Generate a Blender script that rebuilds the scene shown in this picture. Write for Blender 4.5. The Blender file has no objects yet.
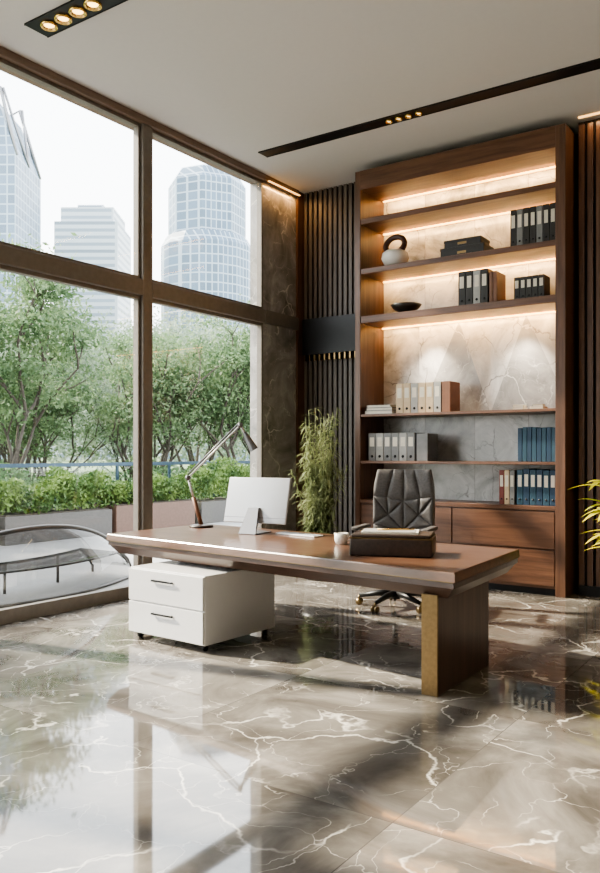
import bpy, bmesh, math, random
import numpy as np
from mathutils import Vector, Matrix
random.seed(7)
scene = bpy.context.scene
H = 4.82

# ------------------------------------------------------------------ materials
def newmat(name):
    m = bpy.data.materials.new(name); m.use_nodes = True
    nt = m.node_tree; b = nt.nodes['Principled BSDF']
    return m, nt, b
def plain(name, col, rough=0.5, metal=0.0, spec=0.5, noise=0.08, nscale=20, coat=0):
    m, nt, b = newmat(name)
    tc = nt.nodes.new('ShaderNodeTexCoord'); n = nt.nodes.new('ShaderNodeTexNoise')
    n.inputs['Scale'].default_value = nscale; n.inputs['Detail'].default_value = 4
    nt.links.new(tc.outputs['Object'], n.inputs['Vector'])
    r = nt.nodes.new('ShaderNodeValToRGB')
    c0 = [max(0, c*(1-noise)) for c in col]; c1 = [min(1, c*(1+noise)) for c in col]
    r.color_ramp.elements[0].color = (*c0, 1); r.color_ramp.elements[1].color = (*c1, 1)
    r.color_ramp.elements[0].position = .3; r.color_ramp.elements[1].position = .7
    nt.links.new(n.outputs['Fac'], r.inputs['Fac']); nt.links.new(r.outputs['Color'], b.inputs['Base Color'])
    b.inputs['Roughness'].default_value = rough; b.inputs['Metallic'].default_value = metal
    b.inputs['Specular IOR Level'].default_value = spec
    b.inputs['Coat Weight'].default_value = coat
    return m
def emis(name, col, s):
    m, nt, b = newmat(name)
    b.inputs['Base Color'].default_value = (*col, 1)
    b.inputs['Emission Color'].default_value = (*col, 1); b.inputs['Emission Strength'].default_value = s
    return m
def wood(name, c1, c2, axis='x', rough=0.35, scale=1.0, coat=0.0):
    m, nt, b = newmat(name); N = nt.nodes.new; L = nt.links.new
    tc = N('ShaderNodeTexCoord'); mp = N('ShaderNodeMapping')
    sc = {'x': (.6, 9, 9), 'y': (9, .6, 9), 'z': (9, 9, .6)}[axis]
    mp.inputs['Scale'].default_value = [s*scale for s in sc]
    L(tc.outputs['Object'], mp.inputs['Vector'])
    n = N('ShaderNodeTexNoise'); n.inputs['Scale'].default_value = 2.2; n.inputs['Detail'].default_value = 8
    n.inputs['Distortion'].default_value = .6; n.inputs['Roughness'].default_value = .65
    L(mp.outputs['Vector'], n.inputs['Vector'])
    r = N('ShaderNodeValToRGB'); e = r.color_ramp.elements
    e[0].position = .3; e[0].color = (*c1, 1); e[1].position = .72; e[1].color = (*c2, 1)
    L(n.outputs['Fac'], r.inputs['Fac']); L(r.outputs['Color'], b.inputs['Base Color'])
    b.inputs['Roughness'].default_value = rough; b.inputs['Coat Weight'].default_value = coat
    b.inputs['Coat Roughness'].default_value = .12
    bp = N('ShaderNodeBump'); bp.inputs['Strength'].default_value = .08; bp.inputs['Distance'].default_value = .01
    L(n.outputs['Fac'], bp.inputs['Height']); L(bp.outputs['Normal'], b.inputs['Normal'])
    return m
def marble(name, dark, mid, light, vein, scale=1.0, veinw=.018, rough=.15, tile=None, veinamt=.8, grout=(.12,.11,.1), facet=False):
    m, nt, b = newmat(name); N = nt.nodes.new; L = nt.links.new
    tc = N('ShaderNodeTexCoord'); vec = tc.outputs['Object']
    gfac = None
    if tile:
        sn = N('ShaderNodeVectorMath'); sn.operation = 'SNAP'; sn.inputs[1].default_value = tile
        L(vec, sn.inputs[0])
        wn = N('ShaderNodeTexWhiteNoise'); wn.noise_dimensions = '3D'; L(sn.outputs[0], wn.inputs['Vector'])
        ad = N('ShaderNodeVectorMath'); ad.operation = 'MULTIPLY_ADD'; ad.inputs[1].default_value = (2.0, 2.0, 2.0)
        L(wn.outputs['Color'], ad.inputs[0]); L(vec, ad.inputs[2])
        fr = N('ShaderNodeVectorMath'); fr.operation = 'SUBTRACT'; L(vec, fr.inputs[0]); L(sn.outputs[0], fr.inputs[1])
        sp = N('ShaderNodeSeparateXYZ'); L(fr.outputs[0], sp.inputs[0])
        lt = []
        ax = [i for i in range(3) if tile[i] < 50]
        for i in ax:
            c = N('ShaderNodeMath'); c.operation = 'LESS_THAN'; c.inputs[1].default_value = .005
            L(sp.outputs[i], c.inputs[0]); lt.append(c)
        mx = N('ShaderNodeMath'); mx.operation = 'MAXIMUM'; L(lt[0].outputs[0], mx.inputs[0]); L(lt[-1].outputs[0], mx.inputs[1])
        gfac = mx.outputs[0]; vec = ad.outputs[0]
    n1 = N('ShaderNodeTexNoise'); n1.inputs['Scale'].default_value = 1.1*scale; n1.inputs['Detail'].default_value = 7
    n1.inputs['Distortion'].default_value = 1.2; n1.inputs['Roughness'].default_value = .6; L(vec, n1.inputs['Vector'])
    r1 = N('ShaderNodeValToRGB'); e = r1.color_ramp.elements
    e[0].position = .32; e[0].color = (*dark, 1); e[1].position = .7; e[1].color = (*light, 1)
    em = e.new(.5); em.color = (*mid, 1); L(n1.outputs['Fac'], r1.inputs['Fac'])
    n2 = N('ShaderNodeTexNoise'); n2.inputs['Scale'].default_value = 1.6*scale; n2.inputs['Detail'].default_value = 5; L(vec, n2.inputs['Vector'])
    dm = N('ShaderNodeVectorMath'); dm.operation = 'MULTIPLY_ADD'; dm.inputs[1].default_value = (.9/scale, .9/scale, .9/scale)
    L(n2.outputs['Color'], dm.inputs[0]); L(vec, dm.inputs[2])
    col = r1.outputs['Color']
    for k, (vs, w, am) in enumerate([(1.0*scale, veinw, veinamt), (2.3*scale, veinw*.8, veinamt*.55)]):
        v = N('ShaderNodeTexVoronoi'); v.feature = 'DISTANCE_TO_EDGE'; v.inputs['Scale'].default_value = vs
        L(dm.outputs[0], v.inputs['Vector'])
        rr = N('ShaderNodeValToRGB'); q = rr.color_ramp.elements
        q[0].position = 0; q[0].color = (1, 1, 1, 1); q[1].position = w; q[1].color = (0, 0, 0, 1)
        L(v.outputs['Distance'], rr.inputs['Fac'])
        nm = N('ShaderNodeTexNoise'); nm.inputs['Scale'].default_value = 1.9*scale+k*1.7; L(vec, nm.inputs['Vector'])
        rm = N('ShaderNodeValToRGB'); q = rm.color_ramp.elements; q[0].position = .42; q[1].position = .62
        q[1].color = (am, am, am, 1); L(nm.outputs['Fac'], rm.inputs['Fac'])
        mu = N('ShaderNodeMath'); mu.operation = 'MULTIPLY'; L(rr.outputs['Color'], mu.inputs[0]); L(rm.outputs['Color'], mu.inputs[1])
        mi = N('ShaderNodeMix'); mi.data_type = 'RGBA'; L(mu.outputs[0], mi.inputs['Factor']); L(col, mi.inputs[6])
        mi.inputs[7].default_value = (*vein, 1); col = mi.outputs[2]
    if gfac is not None:
        mi = N('ShaderNodeMix'); mi.data_type = 'RGBA'; L(gfac, mi.inputs['Factor']); L(col, mi.inputs[6])
        mi.inputs[7].default_value = (*grout, 1); col = mi.outputs[2]
    L(col, b.inputs['Base Color']); b.inputs['Roughness'].default_value = rough
    return m, b

M = {}
M['floor'], fb = marble('marble_floor', (.095,.084,.072), (.185,.168,.150), (.35,.325,.295), (.95,.90,.82), 1.15, .014, .04, tile=(1.45,1.45,100), veinamt=.95)
fb.inputs['IOR'].default_value = 1.8
M['marble_wall'], _ = marble('marble_wall_dark', (.16,.15,.14), (.30,.28,.26), (.48,.45,.42), (.8,.72,.63), 1.5, .02, .12)
M['marble_shelf'], _ = marble('marble_shelf', (.22,.22,.215), (.46,.45,.44), (.74,.73,.71), (.08,.07,.06), 1.7, .020, .2, tile=(.62,100,100), grout=(.25,.23,.21))
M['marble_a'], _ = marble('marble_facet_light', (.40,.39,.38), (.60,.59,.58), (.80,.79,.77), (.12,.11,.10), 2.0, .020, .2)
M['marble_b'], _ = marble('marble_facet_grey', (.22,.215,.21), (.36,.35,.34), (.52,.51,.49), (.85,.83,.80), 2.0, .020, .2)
M['paint'] = plain('ceiling_paint', (.63,.61,.59), .9, noise=.01)
M['wallp'] = plain('wall_paint', (.56,.53,.49), .9, noise=.02)
M['walnut_x'] = wood('walnut_x', (.080,.036,.021), (.20,.098,.057), 'x', .35)
M['walnut_z'] = wood('walnut_z', (.075,.036,.022), (.18,.090,.054), 'z', .35)
M['desk'] = wood('desk_walnut', (.080,.038,.023), (.19,.10,.063), 'x', .28, coat=.3)
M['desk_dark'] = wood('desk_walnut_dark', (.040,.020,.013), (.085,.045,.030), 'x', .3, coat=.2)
M['legwood'] = wood('leg_walnut', (.05,.027,.019), (.115,.064,.045), 'z', .3)
M['slat'] = wood('slat_dark', (.075,.06,.05), (.14,.115,.097), 'z', .45)
M['slat_back'] = plain('slat_back', (.02,.016,.013), .8)
M['frame'] = plain('window_frame_bronze', (.19,.165,.14), .45, .2)
M['header'] = wood('header_wood', (.15,.10,.068), (.25,.17,.12), 'y', .45)
M['brass'] = plain('brushed_brass', (.25,.175,.09), .32, 1.0, noise=.12, nscale=40)
M['gold'] = plain('gold', (.85,.55,.2), .2, 1.0)
M['black'] = plain('black_metal', (.012,.012,.013), .4, .3)
M['white'] = plain('white_lacquer', (.76,.75,.74), .25, noise=.01, coat=.2)
M['silver'] = plain('aluminium', (.62,.61,.60), .35, .3, noise=.02)
M['silver_d'] = plain('aluminium_dark', (.22,.22,.23), .35, .7, noise=.02)
M['scr'] = plain('monitor_shell', (.52,.54,.57), .3, .2, noise=.01)
M['screen'] = plain('screen_glass', (.01,.01,.012), .08)
M['leather'] = plain('leather_dark', (.105,.096,.092), .5, noise=.2, nscale=60)
M['leather2'] = plain('leather_box', (.045,.030,.024), .4, noise=.3, nscale=50)
M['paper'] = plain('paper', (.75,.70,.60), .8, noise=.04)
M['led'] = emis('led_strip_warm', (1,.55,.17), 6)
M['led2'] = emis('led_strip_cove', (1,.55,.18), 2.5)
M['lamp_on'] = emis('spot_lens', (1,.6,.2), 6)
M['ceramic'] = plain('ceramic_white', (.75,.72,.68), .3, noise=.02)
M['ceramic_d'] = plain('ceramic_dark', (.03,.025,.022), .3)

def leafmat(name, c1, c2, trans=.35):
    m, nt, b = newmat(name); N = nt.nodes.new; L = nt.links.new
    tc = N('ShaderNodeTexCoord'); n = N('ShaderNodeTexNoise'); n.inputs['Scale'].default_value = 2.5; n.inputs['Detail'].default_value = 5
    L(tc.outputs['Object'], n.inputs['Vector']); r = N('ShaderNodeValToRGB'); e = r.color_ramp.elements
    e[0].position = .35; e[0].color = (*c1, 1); e[1].position = .65; e[1].color = (*c2, 1)
    L(n.outputs['Fac'], r.inputs['Fac']); L(r.outputs['Color'], b.inputs['Base Color']); b.inputs['Roughness'].default_value = .6
    t = N('ShaderNodeBsdfTranslucent'); L(r.outputs['Color'], t.inputs['Color'])
    mx = N('ShaderNodeMixShader'); mx.inputs[0].default_value = trans
    L(b.outputs[0], mx.inputs[1]); L(t.outputs[0], mx.inputs[2]); L(mx.outputs[0], nt.nodes['Material Output'].inputs['Surface'])
    return m
M['tree1'] = leafmat('tree_leaves', (.068,.125,.055), (.20,.285,.145), .4)
M['tree2'] = leafmat('tree_leaves_far_hazed', (.15,.21,.145), (.30,.365,.27), .4)  # paler than the near leaves: mist put into the colour
M['hedge'] = leafmat('hedge_leaves', (.05,.11,.03), (.20,.29,.08), .3)
M['bamboo'] = leafmat('bamboo_leaves', (.11,.145,.05), (.38,.42,.22), .3)
M['yleaf'] = leafmat('croton_leaves', (.10,.22,.03), (.75,.62,.06), .3)
M['bark'] = plain('bark', (.07,.06,.05), .9, noise=.3)

def glassmat(name, tint=(.97,.99,.98)):
    m, nt, b = newmat(name); N = nt.nodes.new; L = nt.links.new
    nt.nodes.remove(b)
    t = N('ShaderNodeBsdfTransparent'); t.inputs[0].default_value = (*tint, 1)
    g = N('ShaderNodeBsdfGlossy'); g.inputs['Roughness'].default_value = .01
    lw = N('ShaderNodeLayerWeight'); lw.inputs['Blend'].default_value = .5
    pw = N('ShaderNodeMath'); pw.operation = 'POWER'; pw.inputs[1].default_value = 5; L(lw.outputs['Facing'], pw.inputs[0])
    ma = N('ShaderNodeMath'); ma.operation = 'MULTIPLY_ADD'; ma.inputs[1].default_value = .85; ma.inputs[2].default_value = .05; L(pw.outputs[0], ma.inputs[0])
    mx = N('ShaderNodeMixShader'); L(ma.outputs[0], mx.inputs[0]); L(t.outputs[0], mx.inputs[1]); L(g.outputs[0], mx.inputs[2])
    L(mx.outputs[0], nt.nodes['Material Output'].inputs['Surface'])
    return m
M['glass'] = glassmat('window_glass')
M['glass_r'] = glassmat('railing_glass', (.85,.92,.92))
M['glass_s'] = glassmat('smoked_glass', (.52,.52,.52))

def facade(name, glassc, mull, w=3., h=3.6, mort=.35):
    m, nt, b = newmat(name); N = nt.nodes.new; L = nt.links.new
    tc = N('ShaderNodeTexCoord'); sp = N('ShaderNodeSeparateXYZ'); L(tc.outputs['Object'], sp.inputs[0])
    ad = N('ShaderNodeMath'); ad.operation = 'ADD'; L(sp.outputs[0], ad.inputs[0]); L(sp.outputs[1], ad.inputs[1])
    cb = N('ShaderNodeCombineXYZ'); L(ad.outputs[0], cb.inputs[0]); L(sp.outputs[2], cb.inputs[1])
    br = N('ShaderNodeTexBrick'); br.offset = 0; br.inputs['Scale'].default_value = 1
    br.inputs['Brick Width'].default_value = w; br.inputs['Row Height'].default_value = h; br.inputs['Mortar Size'].default_value = mort
    br.inputs['Color1'].default_value = (*glassc, 1); br.inputs['Color2'].default_value = (*[c*.7 for c in glassc], 1)
    br.inputs['Mortar'].default_value = (*mull, 1); L(cb.outputs[0], br.inputs['Vector'])
    L(br.outputs['Color'], b.inputs['Base Color']); b.inputs['Roughness'].default_value = .4
    return m
M['fac1'] = facade('facade_glass_blue', (.14,.20,.28), (.29,.36,.43), 1.5, 1.8, .14)
M['fac2'] = facade('facade_pale', (.23,.28,.33), (.39,.43,.46), 30, 1.6, .45)
M['fac3'] = facade('facade_round', (.10,.155,.22), (.27,.33,.39), 1.3, 1.7, .13)

# ------------------------------------------------------------------ mesh builder
class MB:
    def __init__(s): s.v=[]; s.f=[]; s.m=[]; s.s=[]; s.mats=[]
    def mi(s, mat):
        if mat not in s.mats: s.mats.append(mat)
        return s.mats.index(mat)
    def add(s, vs, fs, mat, smooth=False, X=None):
        o = len(s.v); k = s.mi(mat)
        for v in vs:
            v = Vector(v); s.v.append(tuple(X @ v) if X is not None else tuple(v))
        for f in fs: s.f.append([i+o for i in f]); s.m.append(k); s.s.append(smooth)
    def box(s, x0,x1,y0,y1,z0,z1, mat, b=0, X=None, seg=2):
        if b <= 0:
            vs = [(x0,y0,z0),(x1,y0,z0),(x1,y1,z0),(x0,y1,z0),(x0,y0,z1),(x1,y0,z1),(x1,y1,z1),(x0,y1,z1)]
            s.add(vs, [(3,2,1,0),(4,5,6,7),(0,1,5,4),(1,2,6,5),(2,3,7,6),(3,0,4,7)], mat, False, X); return
        bm = bmesh.new(); bmesh.ops.create_cube(bm, size=1)
        for v in bm.verts:
            v.co = Vector(((x0+x1)/2+v.co.x*(x1-x0), (y0+y1)/2+v.co.y*(y1-y0), (z0+z1)/2+v.co.z*(z1-z0)))
        bmesh.ops.bevel(bm, geom=bm.edges[:], offset=b, segments=seg, affect='EDGES', profile=.5)
        bm.verts.index_update()
        s.add([v.co.copy() for v in bm.verts], [[v.index for v in f.verts] for f in bm.faces], mat, seg > 2, X); bm.free()
    def prism(s, poly, z0, z1, mat, poly2=None):
        n = len(poly); p2 = poly2 or poly
        vs = [(*p, z0) for p in poly]+[(*p, z1) for p in p2]
        s.add(vs, [list(range(n))[::-1], list(range(n, 2*n))]+[[i,(i+1)%n,n+(i+1)%n,n+i] for i in range(n)], mat)
    def tube(s, pts, rad, mat, n=10, cap=True, X=None):
        pts = [Vector(p) for p in pts]
        if not hasattr(rad, '__len__'): rad = [rad]*len(pts)
        vs=[]; fs=[]; up = None
        for i, p in enumerate(pts):
            d = (pts[min(i+1,len(pts)-1)]-pts[max(i-1,0)]).normalized()
            if up is None:
                up = Vector((0,0,1)) if abs(d.z) < .9 else Vector((1,0,0))
            a = d.cross(up).normalized(); up = a.cross(d).normalized()
            for k in range(n):
                t = 2*math.pi*k/n; vs.append(p+rad[i]*(math.cos(t)*a+math.sin(t)*up))
        for i in range(len(pts)-1):
            for k in range(n):
                fs.append((i*n+k, i*n+(k+1)%n, (i+1)*n+(k+1)%n, (i+1)*n+k))
        if cap: fs.append(list(range(n))[::-1]); fs.append([(len(pts)-1)*n+k for k in range(n)])
        s.add(vs, fs, mat, True, X)
    def lathe(s, prof, c, mat, n=32, X=None):
        vs=[]; fs=[]
        for r, z in prof:
            for k in range(n):
                t = 2*math.pi*k/n; vs.append((c[0]+r*math.cos(t), c[1]+r*math.sin(t), c[2]+z))
        for i in range(len(prof)-1):
            for k in range(n): fs.append((i*n+k, i*n+(k+1)%n, (i+1)*n+(k+1)%n, (i+1)*n+k))
        s.add(vs, fs, mat, True, X)
    def build(s, name, origin=(0,0,0), loc=None, rotz=0, parent=None):
        me = bpy.data.meshes.new(name); o = Vector(origin)
        me.from_pydata([tuple(Vector(v)-o) for v in s.v], [], s.f)
        for m in s.mats: me.materials.append(m)
        me.polygons.foreach_set('material_index', s.m); me.polygons.foreach_set('use_smooth', s.s)
        me.update()
        ob = bpy.data.objects.new(name, me); scene.collection.objects.link(ob)
        ob.location = loc if loc is not None else origin; ob.rotation_euler = (0,0,rotz)
        if parent: ob.parent = parent
        return ob
def empty(name, loc=(0,0,0), rotz=0):
    e = bpy.data.objects.new(name, None); scene.collection.objects.link(e); e.location = loc; e.rotation_euler=(0,0,rotz); e.empty_display_size=.2
    return e
def abox(name, x0,x1,y0,y1,z0,z1, mat, b=0, parent=None):
    q = MB(); q.box(x0,x1,y0,y1,z0,z1,mat,b); 
    return q.build(name, ((x0+x1)/2,(y0+y1)/2,z0) if parent is None else (0,0,0), parent=parent)
def area(name, loc, rot, sx, sy, e, col=(1,.66,.33), parent=None):
    l = bpy.data.lights.new(name, 'AREA'); l.shape = 'RECTANGLE'; l.size = sx; l.size_y = sy; l.energy = e; l.color = col
    o = bpy.data.objects.new(name, l); scene.collection.objects.link(o); o.location = loc; o.rotation_euler = rot
    if parent: o.parent = parent
    return o
def spot(name, loc, tgt, e, size=70, col=(1,.75,.48), parent=None, blend=.6):
    l = bpy.data.lights.new(name, 'SPOT'); l.energy = e; l.spot_size = math.radians(size); l.spot_blend = blend; l.color = col; l.shadow_soft_size = .03
    o = bpy.data.objects.new(name, l); scene.collection.objects.link(o); o.location = loc
    o.rotation_euler = (Vector(tgt)-Vector(loc)).to_track_quat('-Z','Y').to_euler(); 
    if parent: o.parent = parent
    return o

# ------------------------------------------------------------------ room shell
YF, XR = -11.0, 8.0
q = MB(); q.box(-.2, XR, YF, .2, -.15, 0, M['floor']); q.build('floor')
abox('ceiling', -.2, XR+.2, YF-.2, .2, H, H+.15, M['paint'])
abox('wall_back', -.2, XR+.2, 0, .2, 0, H, M['slat_back'])
abox('wall_right', XR, XR+.2, YF, 0, 0, H, M['wallp'])
abox('wall_front', -.2, XR+.2, YF-.2, YF, 0, H, M['wallp'])
WE = -.90
abox('wall_left', -.2, 0, WE, 0, 0, H, M['marble_wall'])
abox('trim_corner', 0, .03, -.2, 0, 0, H, M['walnut_z'])
HD = .07
bays = [(-2.80,WE), (-4.99,-2.93), (-7.16,-5.12), (-9.34,-7.29), (-11.0,-9.47)]
for i, (a, b_) in enumerate(bays):
    e = empty('window_%d' % (i+1), (-.02, (a+b_)/2, 0))
    w = (b_-a)/2
    q = MB(); t = .035
    for z0, z1 in ((.0,3.02),(3.18,H-HD)):
        q.box(-.05,.02,-w,-w+t,z0,z1,M['frame']); q.box(-.05,.02,w-t,w,z0,z1,M['frame'])
        q.box(-.05,.02,-w+t,w-t,z0,z0+(.12 if z0<1 else t),M['frame']); q.box(-.05,.02,-w+t,w-t,z1-t,z1,M['frame'])
    q.box(-.09,.06,-w,w,3.02,3.18,M['frame'],.008)
    q.build('frame', parent=e)
    g = MB()
    for z0, z1 in ((.12,3.02-t),(3.18+t,H-HD-t)):
        g.add([(0,-w+t,z0),(0,w-t,z0),(0,w-t,z1),(0,-w+t,z1)], [(0,1,2,3)], M['glass'])
    g.build('glass', parent=e)
k = 1
for a, b_ in ((-2.93,-2.80),(-5.12,-4.99),(-7.29,-7.16),(-9.47,-9.34)):
    q = MB(); q.box(-.10,.035,a,b_,0,H-HD,M['frame'],.008); q.build('trim_%d' % k, (0,a,0)); k += 1
q = MB(); q.box(-.2,.05,-11,WE,H-HD,H,M['header'],.005); q.box(.0,.05,WE,-.2,H-HD,H,M['header'],.005); q.build('trim_%d' % k, (0,-5,H-HD)); k += 1
q = MB(); q.box(0,.05,WE,-.2,3.02,3.18,M['frame'],.006); q.build('trim_%d' % k, (0,-.5,3.02)); k += 1

def slats(name, x0, x1, y, z0, z1, mat, w=.045, g=.03, d=.06):
    q = MB(); q.box(x0,x1,y-.01,y,z0,z1,M['slat_back'])
    x = x0
    while x+w <= x1+1e-6:
        q.box(x, x+w, y-.01-d, y-.01, z0, z1, mat); x += w+g
    return q.build(name, (x0, y, z0))
slats('slat_panel', .04, 1.10, 0, 0, H, M['slat'])
abox('wall_recess', 3.58, XR, -.28, 0, 0, H, M['slat_back'])
slats('slat_panel', 3.60, XR, -.28, .1, H-.05, M['walnut_z'], .055, .03, .05)
abox('baseboard_back', 3.60, XR, -.36, -.28, 0, .1, M['black'])
cv = empty('cove_led_light', (5.0, -.42, H))
q = MB(); q.box(-1.38,2.8,-.015,.015,-.012,0,M['led2']); q.build('strip', parent=cv)
area('glow', (.6,.0,-.03), (math.radians(15),0,0), 3.8, .03, 14, parent=cv)
cv = empty('cove_led_light', (.07, -.55, H-HD))
q = MB(); q.box(-.012,.012,-.33,.33,-.01,0,M['led2']); q.build('strip', parent=cv)
area('glow', (0,0,-.02), (0,0,0), .03, .6, 5, (1,.55,.2), parent=cv)
q = MB(); q.box(.08,1.05,-.17,-.07,2.70,3.16,M['black'],.004)
x = .10
while x < 1.03:
    q.box(x, x+.02, -.16, -.08, 2.62, 2.70, M['brass']); x += .075
q.build('wall_sconce_box', (.56,-.07,2.7))

# ------------------------------------------------------------------ bookshelf
SX0, SX1, SY = 1.12, 3.54, -.60
bk = empty('bookshelf', (SX0, 0, 0))
def bx(name, x0,x1,y0,y1,z0,z1,mat,b=0):
    q = MB(); q.box(x0-SX0,x1-SX0,y0,y1,z0,z1,mat,b); return q.build(name, parent=bk)
bx('side_left', SX0, SX0+.07, SY, 0, 0, 4.72, M['walnut_z'], .003)
bx('side_right', SX1-.10, SX1, SY, 0, 0, 4.72, M['walnut_z'], .003)
bx('top_cap', SX0+.07, SX1-.10, SY, 0, 4.50, 4.72, M['walnut_x'])
bx('back_panel', SX0+.07, SX1-.10, -.03, 0, .86, 4.50, M['marble_shelf'])
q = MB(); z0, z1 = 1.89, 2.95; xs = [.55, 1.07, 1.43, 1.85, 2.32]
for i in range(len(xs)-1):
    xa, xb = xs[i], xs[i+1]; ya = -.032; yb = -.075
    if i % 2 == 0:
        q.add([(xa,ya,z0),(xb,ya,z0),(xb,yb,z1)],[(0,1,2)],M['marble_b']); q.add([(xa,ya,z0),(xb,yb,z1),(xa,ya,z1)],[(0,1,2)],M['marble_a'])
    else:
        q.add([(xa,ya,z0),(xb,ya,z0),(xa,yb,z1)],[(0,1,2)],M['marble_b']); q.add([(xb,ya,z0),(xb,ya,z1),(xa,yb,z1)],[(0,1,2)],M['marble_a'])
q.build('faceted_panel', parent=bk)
shelves = [(4.10,4.16),(3.52,3.58),(2.95,3.03),(1.86,1.89),(1.32,1.35)]
for i,(a,b_) in enumerate(shelves):
    bx('shelf_%d' % (i+1), SX0+.07, SX1-.10, SY+.01, -.03, a, b_, M['walnut_x'], .003)
bx('drawer_carcass', SX0+.07, SX1-.10, SY+.03, 0, .07, .86, M['walnut_x'])
bx('drawer_counter', SX0+.07, SX1-.10, SY, -.03, .86, .90, M['walnut_x'], .003)
bx('plinth', SX0+.07, SX1-.10, SY+.06, 0, 0, .07, M['black'])
xm = (SX0+SX1)/2
for i,(a,b_) in enumerate(((.10,.455),(.475,.845))):
    bx('drawer_%d' % (i*2+1), SX0+.08, xm-.006, SY+.005, SY+.03, a, b_, M['walnut_x'], .003)
    bx('drawer_%d' % (i*2+2), xm+.006, SX1-.11, SY+.005, SY+.03, a, b_, M['walnut_x'], .003)
for i, zz in enumerate((4.50, 4.10, 3.52, 2.95)):
    yy = -.11 if i == 3 else -.085
    bx('led_strip_%d' % (i+1), SX0+.09, SX1-.12, yy, yy+.025, zz-.012, zz, M['led'])
    # strip housing sends its light back against the stone
    area('led_light_%d' % (i+1), ((SX1-SX0)/2, -.20, zz-.02), (math.radians(62),0,0), 2.2, .03, 14, (1,.60,.25), parent=bk)
for i, x in enumerate((.75, 1.85)):
    spot('shelf_spot_%d' % i, (x,-.38,2.93), (x,-.03,1.9), 110, 72, (1,.86,.68), parent=bk, blend=1.0)

# ------------------------------------------------------------------ binders / shelf items
def binders(name, x0, x1, z, h, n, mats, yf=-.5, depth=.27, labels=True, lean=0, hvar=0):
    q = MB(); w = (x1-x0)/n
    for i in range(n):
        a = x0+i*w; hh = h-(random.random()*hvar)
        m = mats[i % len(mats)]
        q.box(a+.002, a+w-.002, yf, yf+depth, z, z+hh, m, .004)
        if labels:
            q.box(a+w*.22, a+w*.78, yf-.002, yf, z+hh*.52, z+hh*.85, M['paper'])
            q.tube([(a+w*.5, yf-.003, z+hh*.16),(a+w*.5, yf+.001, z+hh*.16)], w*.16, M['black'], 12)
    return q.build(name, ((x0+x1)/2, yf+depth/2, z))
bd = plain('binder_black', (.03,.027,.025), .5); bg = plain('binder_grey', (.22,.22,.22), .5); bc = plain('binder_cream', (.62,.48,.32), .6)
bb = plain('binder_blue', (.014,.045,.09), .5); bb2 = plain('binder_teal', (.02,.065,.105), .5); br_ = plain('binder_red', (.20,.05,.04), .5)
bgl = plain('binder_greylight', (.40,.39,.37), .5); bbr = plain('book_brown', (.20,.09,.05), .5)
binders('ring_binders_black', 2.94, 3.42, 3.58, .40, 7, [bd,bg,bd])
binders('ring_binders_black', 2.36, 2.70, 3.03, .38, 4, [bd,bd,bgl])
binders('book_row_brown', 2.71, 2.80, 3.03, .34, 2, [bbr], labels=False)
binders('ring_binders_small', 2.98, 3.30, 3.03, .24, 5, [bd], depth=.2)
binders('ring_binders_cream', 1.60, 2.16, 1.89, .34, 6, [bc,bc,bgl])
binders('book_row_tan', 2.17, 2.27, 1.89, .34, 1, [bbr], labels=False)
binders('ring_binders_grey', 1.24, 1.84, 1.35, .32, 6, [bg,bgl,bg])
binders('document_box_grey', 1.86, 2.0, 1.35, .31, 1, [bg], labels=False)
binders('ring_binders_blue', 3.02, 3.42, 1.35, .36, 8, [bb,bb2], hvar=.02, labels=False)
binders('ring_binders_red', 2.82, 2.99, .90, .36, 3, [br_,bc,bg])
binders('ring_binders_blue', 3.01, 3.42, .90, .38, 6, [bb2,bb], hvar=.02)
def book_stack(name, cx, cy, z, spec):
    q = MB(); z0 = z
    for (w, d, h, m, r) in spec:
        X = Matrix.Translation((cx, cy, z)) @ Matrix.Rotation(r, 4, 'Z')
        q.box(-w/2, w/2, -d/2, d/2, 0, h*.12, m, 0, X); q.box(-w/2, w/2, -d/2, d/2, h*.88, h, m, 0, X)
        q.box(-w/2, -w/2+.006, -d/2, d/2, h*.12, h*.88, m, 0, X)
        q.box(-w/2+.006, w/2-.006, -d/2+.006, d/2-.006, h*.12, h*.88, M['paper'], 0, X); z += h
    return q.build(name, (cx, cy, z0))
book_stack('book_stack', 1.40, -.42, 1.89, [(.36,.26,.04,bgl,0),(.34,.25,.035,bd,.03),(.32,.24,.03,bgl,-.04)])
q = MB()
for (w_,d_,z_,h_) in ((.50,.28,3.58,.10),(.42,.26,3.682,.08)):
    q.box(2.42-w_/2,2.42+w_/2,-.40-d_/2,-.40+d_/2,z_,z_+h_-.012,bd,.004); q.box(2.42-w_/2-.004,2.42+w_/2+.004,-.40-d_/2-.004,-.40+d_/2+.004,z_+h_-.03,z_+h_,bd,.004)
    q.box(2.42-.05,2.42+.05,-.40-d_/2-.008,-.40-d_/2-.004,z_+.02,z_+.045,M['brass'])
q.build('storage_box_stack', (2.42,-.4,3.58))
book_stack('small_book_stack', 3.02, -.42, 1.89, [(.12,.16,.03,bgl,0),(.11,.15,.025,M['paper'],.1)])
book_stack('small_book_stack', 3.22, -.42, 1.89, [(.14,.16,.03,M['paper'],0),(.11,.15,.025,bgl,.1)])
q = MB()
q.lathe([(0.0,0),(.07,0),(.13,.05),(.16,.11),(.15,.17),(.11,.20),(.10,.20),(.13,.16),(.0,.15)], (1.54,-.40,3.58), M['ceramic'])
ring = [(1.54+.12*math.cos(t), -.40+.02*math.sin(t), 3.58+.27+.095*math.sin(t)) for t in [2*math.pi*i/32 for i in range(33)]]
q.tube(ring, .034, plain('ring_brown', (.07,.03,.02), .4), 12)
q.build('ceramic_vase_with_ring', (1.54,-.40,3.58))
q = MB()
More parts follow.
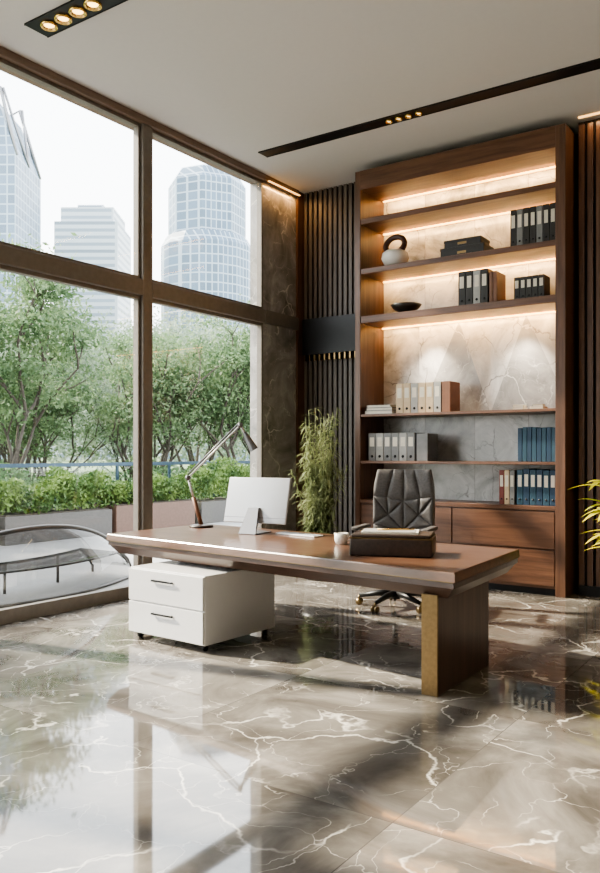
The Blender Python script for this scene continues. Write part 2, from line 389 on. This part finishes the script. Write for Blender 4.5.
q.lathe([(0,0),(.06,0),(.07,.02),(.15,.07),(.18,.11),(.17,.112),(.12,.065),(.0,.03)], (1.68,-.40,3.03), M['ceramic_d'])
q.build('decorative_bowl', (1.68,-.40,3.03))

# ------------------------------------------------------------------ ceiling light tracks
def track(name, x0, x1, y, w, xs, r):
    e = empty(name, (x0, y, H))
    q = MB(); q.box(0, x1-x0, -w/2, w/2, -.012, 0, M['black'])
    q.box(0, x1-x0, -w/2-.008, -w/2, -.016, 0, M['black']); q.box(0, x1-x0, w/2, w/2+.008, -.016, 0, M['black'])
    q.build('channel', parent=e)
    for i, x in enumerate(xs):
        q = MB(); q.lathe([(r,-.012),(r,-.03),(r*.85,-.03),(r*.6,-.014)], (x-x0,0,0), M['gold'], 24)
        q.lathe([(r*.6,-.0145),(.0001,-.0145)], (x-x0,0,0), M['lamp_on'], 24)
        q.build('downlight_%d' % (i+1), parent=e)
track('ceiling_track_light', .41, 6.5, -1.45, .15, (2.02,2.13,2.24,2.35,4.5,4.61,4.72), .036)
track('ceiling_track_light', .50, 4.5, -4.55, .21, (.66,.83,1.0,1.17), .068)
for x in (2.05, 2.25, 4.6): spot('ceiling_spot_light', (x,-1.45,H-.04), (x,-1.45,0), 30, 60)

# ------------------------------------------------------------------ desk
FL, FR, BR, BL = (.62,-3.93), (3.97,-4.31), (3.90,-3.0), (.66,-2.72)
def inset(d):
    out = []
    P = [Vector(p) for p in (FL,FR,BR,BL)]
    for i in range(4):
        a, p, n_ = P[i-1], P[i], P[(i+1)%4]
        u = (a-p).normalized(); w = (n_-p).normalized(); out.append(tuple(p+(u+w)*d))
    return out
dk = MB()
dk.prism(inset(.004), .742, .75, M['desk'], inset(.010))
dk.prism(inset(.0), .695, .742, M['desk'], inset(.004))
dk.prism(inset(.022), .687, .695, M['brass'])
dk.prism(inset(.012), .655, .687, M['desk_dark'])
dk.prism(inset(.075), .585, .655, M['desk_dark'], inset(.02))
dk.box(3.735,3.83,-4.235,-3.42,.0,.60,M['legwood'],.002)
dk.box(3.73,3.835,-4.25,-4.235,.0,.60,M['brass'],.002)
dk.box(1.38,1.85,-3.85,-3.50,.56,.60,M['black'])
dk.build('executive_desk', (2.3,-3.5,0))
cb = empty('drawer_cabinet', (1.65,-3.86,0), math.radians(-3))
q = MB(); w = .405
q.box(-w,w,-w+.02,w,.05,.555,M['white'],.006); q.build('carcass', parent=cb)
for i,(a,b_) in enumerate(((.06,.295),(.305,.545))):
    q = MB(); q.box(-w+.004,w-.004,-w,-w+.019,a,b_,M['white'],.003)
    q.box(-.13,.10,-w-.018,-w-.010,b_-.075,b_-.062,M['black']); q.box(-.12,-.11,-w-.012,-w,b_-.075,b_-.062,M['black']); q.box(.08,.09,-w-.012,-w,b_-.075,b_-.062,M['black'])
    q.build('drawer_%d' % (i+1), parent=cb)
for i,(x,y) in enumerate(((-.35,-.33),(.35,-.33),(.35,.35),(-.35,.35))):
    q = MB(); q.tube([(x,y,.03),(x,y,.06)], .012, M['black']); q.tube([(x-.012,y,.024),(x+.012,y,.024)], .024, M['black'], 16)
    q.build('caster_%d' % (i+1), parent=cb)

mo = empty('desktop_monitor', (1.64,-3.14,.75), math.radians(6))
X = Matrix.Translation((0,0,.28)) @ Matrix.Rotation(math.radians(-14), 4, 'X')
q = MB(); q.box(-.31,.31,-.016,.010,-.20,.20,M['scr'],.008,X,3); q.box(-.30,.30,.010,.013,-.15,.19,M['screen'],0,X)
q.box(-.31,.31,-.0165,-.016,-.155,-.15,M['silver_d'],0,X); q.build('display', parent=mo)
q = MB(); q.box(-.085,.085,-.17,.10,0,.010,M['silver_d'],.004)
q.prism([(-.085,-.17),(.085,-.17),(.085,-.158),(-.085,-.158)], .006, .22, M['silver_d'], [(-.05,-.07),(.05,-.07),(.05,-.03),(-.05,-.03)])
q.build('stand', parent=mo)
q = MB(); q.box(-.22,.22,-.06,.06,0,.012,M['white'],.004)
for r_ in range(4):
    for c_ in range(13): q.box(-.205+c_*.0315,-.205+c_*.0315+.027,-.05+r_*.026,-.05+r_*.026+.021,.012,.016,M['scr'])
q.build('keyboard', loc=(2.05,-3.10,.75), rotz=math.radians(-8))
q = MB(); q.lathe([(0,0),(.04,0),(.052,.03),(.055,.085),(.050,.085),(.047,.03),(0,.012)], (0,0,0), M['ceramic'], 28)
q.tube([(.05,0,.065),(.08,0,.06),(.082,0,.035),(.052,0,.025)], .006, M['ceramic'], 8)
q.lathe([(.047,.07),(0,.07)], (0,0,0), M['leather2'], 28)
q.build('coffee_cup', loc=(2.68,-3.45,.75))
q = MB(); W, D, h = .275, .17, .14
q.box(-W,W,-D,D,0,h-.02,M['leather2'],.012,None,3)
q.box(-W+.01,W-.01,-D+.01,D-.01,h-.018,h+.006,M['leather2'],.008,None,3)
q.box(-W-.001,W+.001,-D-.001,D+.001,h-.024,h-.016,M['brass'])
X = Matrix.Translation((-.02,.0,h+.006)) @ Matrix.Rotation(.08,4,'Z')
q.box(-.19,.19,-.12,.12,0,.012,M['paper'],0,X); q.box(-.18,.17,-.115,.11,.012,.016,bgl,0,X)
q.tube([(-.10,-.06,h+.03),(.14,.02,h+.03)], .006, M['gold'], 8)
q.build('leather_document_box', loc=(3.27,-3.73,.75), rotz=math.radians(20))
# articulated desk lamp
q = MB(); B = Vector((.89,-3.02,.75))
q.lathe([(0,0),(.11,0),(.112,.012),(.10,.022),(0.02,.028),(0,.028)], B, M['leather2'], 32)
j1 = Vector((.76,-3.06,1.21)); j2 = Vector((1.16,-2.78,1.70)); hd = Vector((1.27,-2.71,1.47))
q.tube([B+Vector((0,0,.02)), B+(j1-B)*.6], .020, bbr, 12); q.tube([B+(j1-B)*.6, j1], .012, M['silver'], 10)
off = Vector((-.3,.45,0))*.03
q.tube([j1+off, j2+off], .009, M['silver'], 8); q.tube([j1-off+Vector((0,0,.03)), j2-off+Vector((0,0,.03))], .008, M['silver_d'], 8)
for j in (j1, j2): q.tube([j-off*2, j+off*2], .024, M['silver_d'], 14)
q.tube([j2, j2+(hd-j2)*.4], .013, M['silver'], 10)
q.tube([j2+(hd-j2)*.30, j2+(hd-j2)*.5, hd], [.018,.028,.042], M['silver_d'], 20, cap=False)
q.build('desk_lamp', B)

# ------------------------------------------------------------------ office chair
ch = empty('office_chair', (2.36,-1.96,0), math.radians(12))
q = MB()
for i in range(5):
    t = math.radians(90+72*i+20); d = Vector((math.cos(t), math.sin(t), 0))
    q.tube([d*.03+Vector((0,0,.13)), d*.17+Vector((0,0,.12)), d*.35+Vector((0,0,.085))], [.034,.028,.018], M['black'], 10)
    p = d*.35; n_ = Vector((-d.y, d.x, 0))
    q.tube([p+Vector((0,0,.09)), p+Vector((0,0,.05))], .012, M['brass'], 8)
    for s_ in (-1,1): q.tube([p+n_*.008*s_+Vector((0,0,.03)), p+n_*.032*s_+Vector((0,0,.03))], .03, M['brass'], 16)
q.lathe([(0,.08),(.045,.08),(.045,.16),(.028,.17),(.028,.40),(.0,.40)], (0,0,0), M['black'], 20)
q.box(-.14,.14,-.12,.14,.38,.42,M['black'],.01)
q.build('star_base', parent=ch)
q = MB(); q.box(-.27,.27,-.27,.25,.42,.53,M['leather'],.045,None,4); q.build('seat', parent=ch)
def backpos(u, v, off):
    wd = .28+.02*math.sin(v*math.pi)-.035*max(0, v-.8)*5*.6
    x = u*wd; z = .52+v*.76
    y = .24+.10*v - .05*(u*u)*0.6 - off + .03*math.cos(v*3)
    return Vector((x, y, z))
q = MB()
n = 14; vs=[]; fs=[]
for i in range(n+1):
    for j in range(n+1): vs.append(backpos(-1+2*i/n, j/n, 0))
m_ = len(vs)
for i in range(n+1):
    for j in range(n+1): vs.append(backpos(-1+2*i/n, j/n, -.07))
idx = lambda i,j,k: k*m_+i*(n+1)+j
for i in range(n):
    for j in range(n):
        fs.append((idx(i,j,0),idx(i+1,j,0),idx(i+1,j+1,0),idx(i,j+1,0))); fs.append((idx(i,j,1),idx(i,j+1,1),idx(i+1,j+1,1),idx(i+1,j,1)))
for i in range(n):
    fs.append((idx(i,0,0),idx(i,0,1),idx(i+1,0,1),idx(i+1,0,0))); fs.append((idx(i,n,0),idx(i+1,n,0),idx(i+1,n,1),idx(i,n,1)))
    fs.append((idx(0,i,0),idx(0,i+1,0),idx(0,i+1,1),idx(0,i,1))); fs.append((idx(n,i,0),idx(n,i,1),idx(n,i+1,1),idx(n,i+1,0)))
q.add(vs, fs, M['leather'], False)
P = {'a':(-1,1),'d':(1,1),'e':(-1,.66),'g':(1,.66),'p':(0,1),'f':(0,.60),'k':(-1,0),'m':(1,0),'l':(0,0),'n':(-.55,.64),'o':(.55,.64),'h':(-1,.30),'i':(1,.30),'j':(0,.22),'u':(-.5,.42),'v':(.5,.42),'x':(-.4,1),'y':(.4,1)}
polys = ['aenx','xnfp','pfoy','yogd','fnu','fvo','fuj','fjv','neu','ogv','euh','gvi','uhj','vij','hkj','kjl','jlm','imj']
def puffpoly(names):
    pts = [Vector(P[c]) for c in names]
    c = sum(pts, Vector((0,0)))/len(pts); nn = len(pts); K = 6; vv=[]; ff=[]
    sub = 5; rimn = nn*sub
    for kk in range(K+1):
        s_ = 1-kk/K
        for e_ in range(nn):
            for w_ in range(sub):
                p = pts[e_].lerp(pts[(e_+1)%nn], w_/sub); pp = c+(p-c)*s_
                vv.append(backpos(pp.x, pp.y, .002+.022*(1-s_**3)**.6))
    for kk in range(K):
        for r_ in range(rimn):
            ff.append((kk*rimn+r_, kk*rimn+(r_+1)%rimn, (kk+1)*rimn+(r_+1)%rimn, (kk+1)*rimn+r_))
    q.add(vv, ff, M['leather'], True)
for t in polys: puffpoly(t)
q.build('backrest', parent=ch)
q = MB()
for s_ in (-1,1):
    x = s_*.33
    q.tube([(s_*.24,.10,.44),(x,.10,.46),(x,.06,.60),(x,.04,.71)], .016, M['black'], 10)
    q.box(x-.035,x+.035,-.21,.17,.72,.755,M['leather'],.012,None,3)
q.box(-.05,.05,.22,.32,.40,.60,M['black'],.01)
q.build('armrests', parent=ch)

# ------------------------------------------------------------------ plants
def leaf(q, base, d, L_, w, mat, droop=.3, n=5):
    d = d.normalized(); side = d.cross(Vector((0,0,1)))
    side = side.normalized() if side.length > .01 else Vector((1,0,0))
    vs=[]; fs=[]; up = side.cross(d).normalized()
    for i in range(n+1):
        t = i/n; c = base+d*L_*t+Vector((0,0,-droop*L_*t*t)); ww = w*math.sin(math.pi*(.08+.92*t)**.8)*.5 if i < n else 0.0005
        vs += [c-side*ww+up*ww*.25, c, c+side*ww+up*ww*.25]
    for i in range(n):
        a = i*3; fs += [(a,a+1,a+4,a+3),(a+1,a+2,a+5,a+4)]
    q.add(vs, fs, mat, True)
bp_ = empty('potted_bamboo', (.88,-1.0,0))
q = MB(); q.lathe([(0,0),(.15,0),(.19,.36),(.20,.40),(.175,.40),(.17,.34),(0,.34)], (0,0,0), plain('pot_dark',(.05,.045,.04),.4), 32); q.build('pot', parent=bp_)
q = MB(); lf = MB(); rnd = random.Random(3)
for i in range(46):
    t = rnd.random()*6.28; r = rnd.random()*.12
    p0 = Vector((r*math.cos(t), r*math.sin(t), .33)); hgt = rnd.uniform(.8,1.64); lean = Vector((math.cos(t), math.sin(t), 0))*rnd.uniform(.02,.26)
    pts = [p0+lean*(s_**1.6)+Vector((0,0,hgt*s_)) for s_ in [k_/6 for k_ in range(7)]]
    q.tube(pts, [.007*(1-.6*k_/6) for k_ in range(7)], M['bamboo'], 6)
    for k_ in range(60):
        s_ = rnd.uniform(.12,1); c = p0+lean*(s_**1.6)+Vector((0,0,hgt*s_)); a = rnd.random()*6.28
        leaf(lf, c, Vector((math.cos(a), math.sin(a), rnd.uniform(-.3,.7))), rnd.uniform(.09,.16), rnd.uniform(.011,.018), M['bamboo'], rnd.uniform(.2,.8), 3)
q.build('stems', parent=bp_); lf.build('leaves', parent=bp_)
cp = empty('potted_croton', (4.22,-1.2,0))
q = MB(); q.lathe([(0,0),(.13,0),(.16,.40),(.17,.44),(.145,.44),(.14,.38),(0,.38)], (0,0,0), M['ceramic'], 32); q.build('pot', parent=cp)
q = MB(); rnd = random.Random(11)
for i in range(12):
    t = i*.7; p0 = Vector((.03*math.cos(t),.03*math.sin(t),.38)); hh = rnd.uniform(.25,.90)
    top = p0+Vector((.12*math.cos(t),.12*math.sin(t),hh)); q.tube([p0,(p0+top)/2+Vector((0,0,.02)),top],.009,M['bark'],6)
    for k_ in range(10):
        s_ = rnd.uniform(.35,1); a = rnd.random()*6.28
        leaf(q, p0+(top-p0)*s_, Vector((math.cos(a),math.sin(a),rnd.uniform(.1,.7))), rnd.uniform(.26,.38), rnd.uniform(.07,.10), M['yleaf'], rnd.uniform(.2,.6), 6)
q.build('foliage', parent=cp)

# ------------------------------------------------------------------ outside: terrace, garden, city
terr = plain('terrace_stone', (.34,.33,.32), .6, noise=.06, nscale=3)
q = MB(); q.box(-7.0,-.2,-13,16,-.15,-.02,terr); q.build('terrace_floor')
lawn = plain('lawn', (.14,.19,.09), .95, noise=.3, nscale=2)
q = MB(); q.box(-320,-7.0,-120,300,-.3,-.12,lawn); q.build('garden_ground')
copper = plain('planter_corten', (.13,.075,.055), .6, noise=.15)
pgrey = plain('planter_stone', (.09,.085,.08), .7)
def leafcloud(q, pts, s, mat, rs):
    n = len(pts)
    A = rs.normal(size=(n,3)); A /= np.linalg.norm(A,axis=1)[:,None]
    Bv = rs.normal(size=(n,3)); Bv -= (Bv*A).sum(1)[:,None]*A; Bv /= np.linalg.norm(Bv,axis=1)[:,None]
    sz = (s*rs.uniform(.6,1.3,size=n))[:,None]
    a = pts-A*sz; b = pts+Bv*sz*.45; c = pts+A*sz; d = pts-Bv*sz*.45
    V = np.stack([a,b,c,d],1).reshape(-1,3)
    o = len(q.v); k_ = q.mi(mat); q.v.extend(map(tuple, V.tolist()))
    q.f.extend([[o+4*i,o+4*i+1,o+4*i+2,o+4*i+3] for i in range(n)]); q.m.extend([k_]*n); q.s.extend([False]*n)
rs = np.random.RandomState(5)
def hedge(name, x0,x1,y0,y1,z0,z1,n, pmat, ph):
    e = empty(name, ((x0+x1)/2, (y0+y1)/2, -.02)); cx,cy = (x0+x1)/2,(y0+y1)/2
    q = MB(); q.box(x0-cx,x1-cx,y0-cy,y1-cy,0,ph,pmat,.01); q.box(x0-cx+.04,x1-cx-.04,y0-cy+.04,y1-cy-.04,ph,ph+.02,M['bark']); q.build('planter', parent=e)
    q = MB(); p = np.stack([rs.uniform(x0-cx-.05,x1-cx+.05,n), rs.uniform(y0-cy,y1-cy,n), np.zeros(n)],1)
    top = z1-ph+.12*np.sin(p[:,1]*3.1)+.09*np.sin(p[:,1]*7.3+p[:,0]*4)
    p[:,2] = ph+.02+top*rs.uniform(0,1,n)**.6
    leafcloud(q, p, .045, M['hedge'], rs); q.build('leaves', parent=e)
hedge('hedge_planter', -5.8,-5.0,-5.0,-1.2,0,.95,9000, pgrey, .45)
hedge('hedge_planter', -5.8,-5.0,-1.0,1.2,0,1.0,7000, pgrey, .45)
hedge('hedge_planter', -5.8,-5.0,1.3,3.4,0,.90,7000, copper, .50)
hedge('hedge_planter', -5.8,-5.0,3.6,9.0,0,1.15,14000, pgrey, .45)
rl = empty('glass_railing', (-6.3,0,-.02)); q = MB(); blu = plain('railing_metal',(.04,.07,.10),.4,.5)
q.box(-.03,.03,-8,14,1.20,1.27,blu); q.box(-.02,.02,-8,14,.05,.09,blu)
for y in np.arange(-8,14.1,1.5): q.box(-.025,.025,y-.025,y+.025,0,1.20,blu)
q.build('rails', parent=rl); q = MB(); q.add([(0,-8,.1),(0,14,.1),(0,14,1.18),(0,-8,1.18)],[(0,1,2,3)],M['glass_r']); q.build('glass', parent=rl)

def tree(name, hgt, seed, mat, nl, spread, zmin=.3, clump=.26):
    r = random.Random(seed); rr = np.random.RandomState(seed); q = MB(); tips=[]
    def branch(p, d, L_, rad, lvl):
        pts=[p]; dd = d.copy(); c = p.copy()
        for i in range(4):
            dd = (dd+Vector((r.uniform(-.18,.18), r.uniform(-.18,.18), r.uniform(0,.12)))).normalized(); c = c+dd*L_/4; pts.append(c.copy())
        q.tube(pts, [rad*(1-.13*i) for i in range(5)], M['bark'], 6, cap=False)
        if lvl >= 3: tips.append((c, L_)); return
        if lvl >= 2: tips.append((pts[2], L_))
        for i in range(3 if lvl else 4):
            a = r.random()*6.28; el = r.uniform(.35,.8)
            nd = (dd*math.cos(el)+Vector((math.cos(a),math.sin(a),.15))*math.sin(el)*spread).normalized()
            branch(pts[r.choice([2,3,4])] if i else c, nd, L_*r.uniform(.55,.75), rad*.6, lvl+1)
    for s_ in range(4):
        a = s_*1.7; branch(Vector((.1*math.cos(a),.1*math.sin(a),0)), Vector((.32*math.cos(a),.32*math.sin(a),1)).normalized(), hgt*.40, .06, 0 if s_ == 0 else 1)
    zt = max(t[0].z for t in tips); P = []
    for (c, L_) in tips:
        m2 = max(6, nl//len(tips)); P.append(np.array(c)+rr.normal(size=(m2,3))*np.array([clump,clump,clump*.55])*hgt/5.)
    P = np.concatenate(P); P = P[P[:,2] > zmin*zt]
    leafcloud(q, P, .052*hgt/5., mat, rr)
    f = hgt/(zt+.15)
    q.v = [(a*f,b*f,c*f) for a,b,c in q.v]
    return q
T = []
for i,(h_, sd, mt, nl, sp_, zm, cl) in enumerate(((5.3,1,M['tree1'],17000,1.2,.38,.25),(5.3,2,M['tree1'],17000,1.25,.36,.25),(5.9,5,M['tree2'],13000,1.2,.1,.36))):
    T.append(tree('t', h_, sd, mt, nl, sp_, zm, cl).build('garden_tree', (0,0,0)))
C = Vector((5.79,-8.52)); Rv = Vector((.8238,.567)); Fv = Vector((-.567,.8238))
def at(px, d):
    a = (px-300)/785.; return C+Rv*(a*d)+Fv*d
place = [(0,-8.8,1.5,1.08,0),(1,-9.3,6.3,.95,1.2),(2,-15.,6.,1.,.4),(0,-10.5,4.0,.75,2.2),(1,-7.9,8.9,1.0,4),
 (0,-9.0,12.0,1.0,3.3),
 (1,-8.6,-7.6,1.4,.9),(0,-9.6,-4.2,1.15,2.6),  # unseen trees, added out of view to break up the sun on the floor
 (2,-19,8.5,1.1,2),(2,-18,3.0,1.1,3),(2,-15,12.5,1.1,5),(2,-22,12,1.2,1),(2,-17,17,1.2,2.6),(2,-24,6,1.2,3.6),(2,-27,15,1.4,4.4),(2,-12.5,16,1.,.7),(2,-30,9,1.4,.2),(2,-22,22,1.4,.2),(2,-15,21,1.2,2.2),(2,-14,2.5,.75,1.2),(2,-13.5,9.5,.75,1.9)]
used = set()
for i,(k_,x,y,s_,rz) in enumerate(place):
    if k_ not in used: o = T[k_]; used.add(k_)
    else:
        o = bpy.data.objects.new('garden_tree', T[k_].data); scene.collection.objects.link(o)
    o.location = (x,y,-.12); o.scale = (s_,s_,s_); o.rotation_euler = (0,0,rz)
q = MB(); n = 16000
p = np.stack([rs.uniform(-9.5,-7.3,n), rs.uniform(-8,17,n), np.zeros(n)],1)
p[:,2] = (.85+.25*np.sin(p[:,1]*1.3)+.2*np.sin(p[:,1]*2.9+p[:,0])+.1*(-7.3-p[:,0]))*rs.uniform(0,1,n)**.5-.1
leafcloud(q, p, .07, M['tree1'], rs); q.build('garden_shrubs', (-9,4,-.1))
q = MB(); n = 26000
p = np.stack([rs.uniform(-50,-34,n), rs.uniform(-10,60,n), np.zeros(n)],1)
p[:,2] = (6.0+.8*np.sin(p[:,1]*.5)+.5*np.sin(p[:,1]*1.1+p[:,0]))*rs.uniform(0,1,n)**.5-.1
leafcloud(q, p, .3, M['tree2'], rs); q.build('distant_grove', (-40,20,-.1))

# curved piece on terrace, guessed form: open translucent grey shell with dark rim
n = 32
def prof(t): return math.sin(math.pi*t)**.6 if 0 < t < 1 else 0.0
be = empty('curved_terrace_piece', (-1.25,-3.5,-.02))
def bpt(i, dx, z): t = i/n; return (.45*math.sin(math.pi*t)+dx, -1.6+3.1*t, z)
dkm = plain('outdoor_frame', (.05,.048,.046), .4)
def sbh(i): return min(.33, (.14+.58*prof(i/n))*.8)
q = MB(); vs=[]; fs=[]
for i in range(n+1):
    hb = .14+.58*prof(i/n)
    vs += [bpt(i,.16,.0),bpt(i,.16,hb*.5),bpt(i,.10,hb*.85),bpt(i,.02,hb)]
for i in range(n):
    for k_ in range(3): fs.append((i*4+k_, i*4+k_+1, (i+1)*4+k_+1, (i+1)*4+k_))
q.add(vs, fs, M['glass_s'], True); q.build('back_shell', parent=be)
q = MB(); vs=[]; fs=[]
for i in range(n+1): vs += [bpt(i,.13,sbh(i)),bpt(i,-.55,sbh(i)),bpt(i,-.58,sbh(i)-.04)]
for i in range(n):
    for k_ in range(2): fs.append((i*3+k_, i*3+k_+1, (i+1)*3+k_+1, (i+1)*3+k_))
q.add(vs, fs, M['glass_s'], True)
q.tube([bpt(i,.13,sbh(i)) for i in range(n+1)], .012, dkm, 8); q.tube([bpt(i,-.57,sbh(i)-.02) for i in range(n+1)], .014, dkm, 8)
q.build('seat', parent=be)
q = MB(); q.tube([bpt(i,.02,.14+.58*prof(i/n)) for i in range(n+1)], .024, dkm, 8); q.tube([bpt(i,.16,.02) for i in range(n+1)], .018, dkm, 8)
for i in (0, 8, 16, 24, n):
    a = bpt(i,-.55,0); q.tube([a,(a[0],a[1],sbh(i)-.02)], .016, dkm, 8)
q.build('rim', parent=be)

# towers
ang = math.atan2(.567,.8238)
v = at(-8,150); q = MB()
q.box(-7,7,-7,7,-5,56,M['fac1']); q.prism([(-7,-7),(7,-7),(7,7),(-7,7)],56,66,M['fac1'],[(-2,-6),(3.5,-6),(3.5,6),(-2,6)])
for s_ in (-1,1):
    q.tube([(7,s_*6.5,56),(3.5,s_*5,69),(-2,s_*5,66)], .35, M['silver_d'], 6); q.tube([(7,0,56),(4,s_*5,69)], .25, M['silver_d'], 6)
q.build('skyscraper', loc=(v.x,v.y,0), rotz=ang)
v = at(94,185); q = MB(); q.box(-7.2,7.2,-7,7,-5,54,M['fac2']); q.box(-6,6,-6,6,54,57.5,M['fac2']); q.box(-3,3,-3,3,57.5,59,M['fac2'])
q.build('office_tower', loc=(v.x,v.y,0), rotz=ang)
v = at(207,150); q = MB()
def ngon(r, n=16, ex=1): return [(r*math.cos(2*math.pi*i/n), ex*r*math.sin(2*math.pi*i/n)) for i in range(n)]
q.prism(ngon(8.8),-5,40,M['fac3']); q.prism(ngon(8.8),40,42,M['fac3'],ngon(7.8)); q.prism(ngon(7.4,8),42,52,M['fac3']); q.prism(ngon(7.4,8),52,54.5,M['fac3'],ngon(5.8,8))
q.build('round_tower', loc=(v.x,v.y,0), rotz=ang)
v = at(10,240); q = MB(); q.box(-12,12,-8,8,-5,46,M['fac2']); q.build('office_tower', loc=(v.x,v.y,0), rotz=ang)
v = at(135,260); q = MB(); q.box(-9,9,-8,8,-5,30,M['fac1']); q.build('office_tower', loc=(v.x,v.y,0), rotz=ang)

# ------------------------------------------------------------------ light
w = bpy.data.worlds.new('sky'); scene.world = w; w.use_nodes = True
bg_ = w.node_tree.nodes['Background']; N = w.node_tree.nodes.new; L = w.node_tree.links.new
tc = N('ShaderNodeTexCoord'); sp = N('ShaderNodeSeparateXYZ'); L(tc.outputs['Generated'], sp.inputs[0])
r = N('ShaderNodeValToRGB'); e = r.color_ramp.elements
e[0].position = 0; e[0].color = (1,1,1,1); e[1].position = .8; e[1].color = (.86,.92,1,1)
L(sp.outputs[2], r.inputs['Fac']); L(r.outputs['Color'], bg_.inputs['Color']); bg_.inputs['Strength'].default_value = 6.4
s = bpy.data.lights.new('sun','SUN'); s.energy = 17; s.angle = math.radians(2); s.color = (1,.88,.70)
so = bpy.data.objects.new('sun', s); scene.collection.objects.link(so)
so.rotation_euler = Vector((1,.22,-.76)).to_track_quat('-Z','Y').to_euler(); so.location = (-10,-5,12)
try:
    scene.view_settings.look = 'AgX - Medium High Contrast'
except Exception: pass

# ------------------------------------------------------------------ camera
cam = bpy.data.cameras.new('camera'); co = bpy.data.objects.new('camera', cam); scene.collection.objects.link(co)
co.location = (5.79,-8.52,1.44); co.rotation_euler = (math.radians(90),0,math.radians(34.54))
cam.sensor_fit = 'HORIZONTAL'; cam.sensor_width = 36; cam.lens = 785/600*36; cam.shift_y = 16.5/600; cam.clip_end = 1000
scene.camera = co
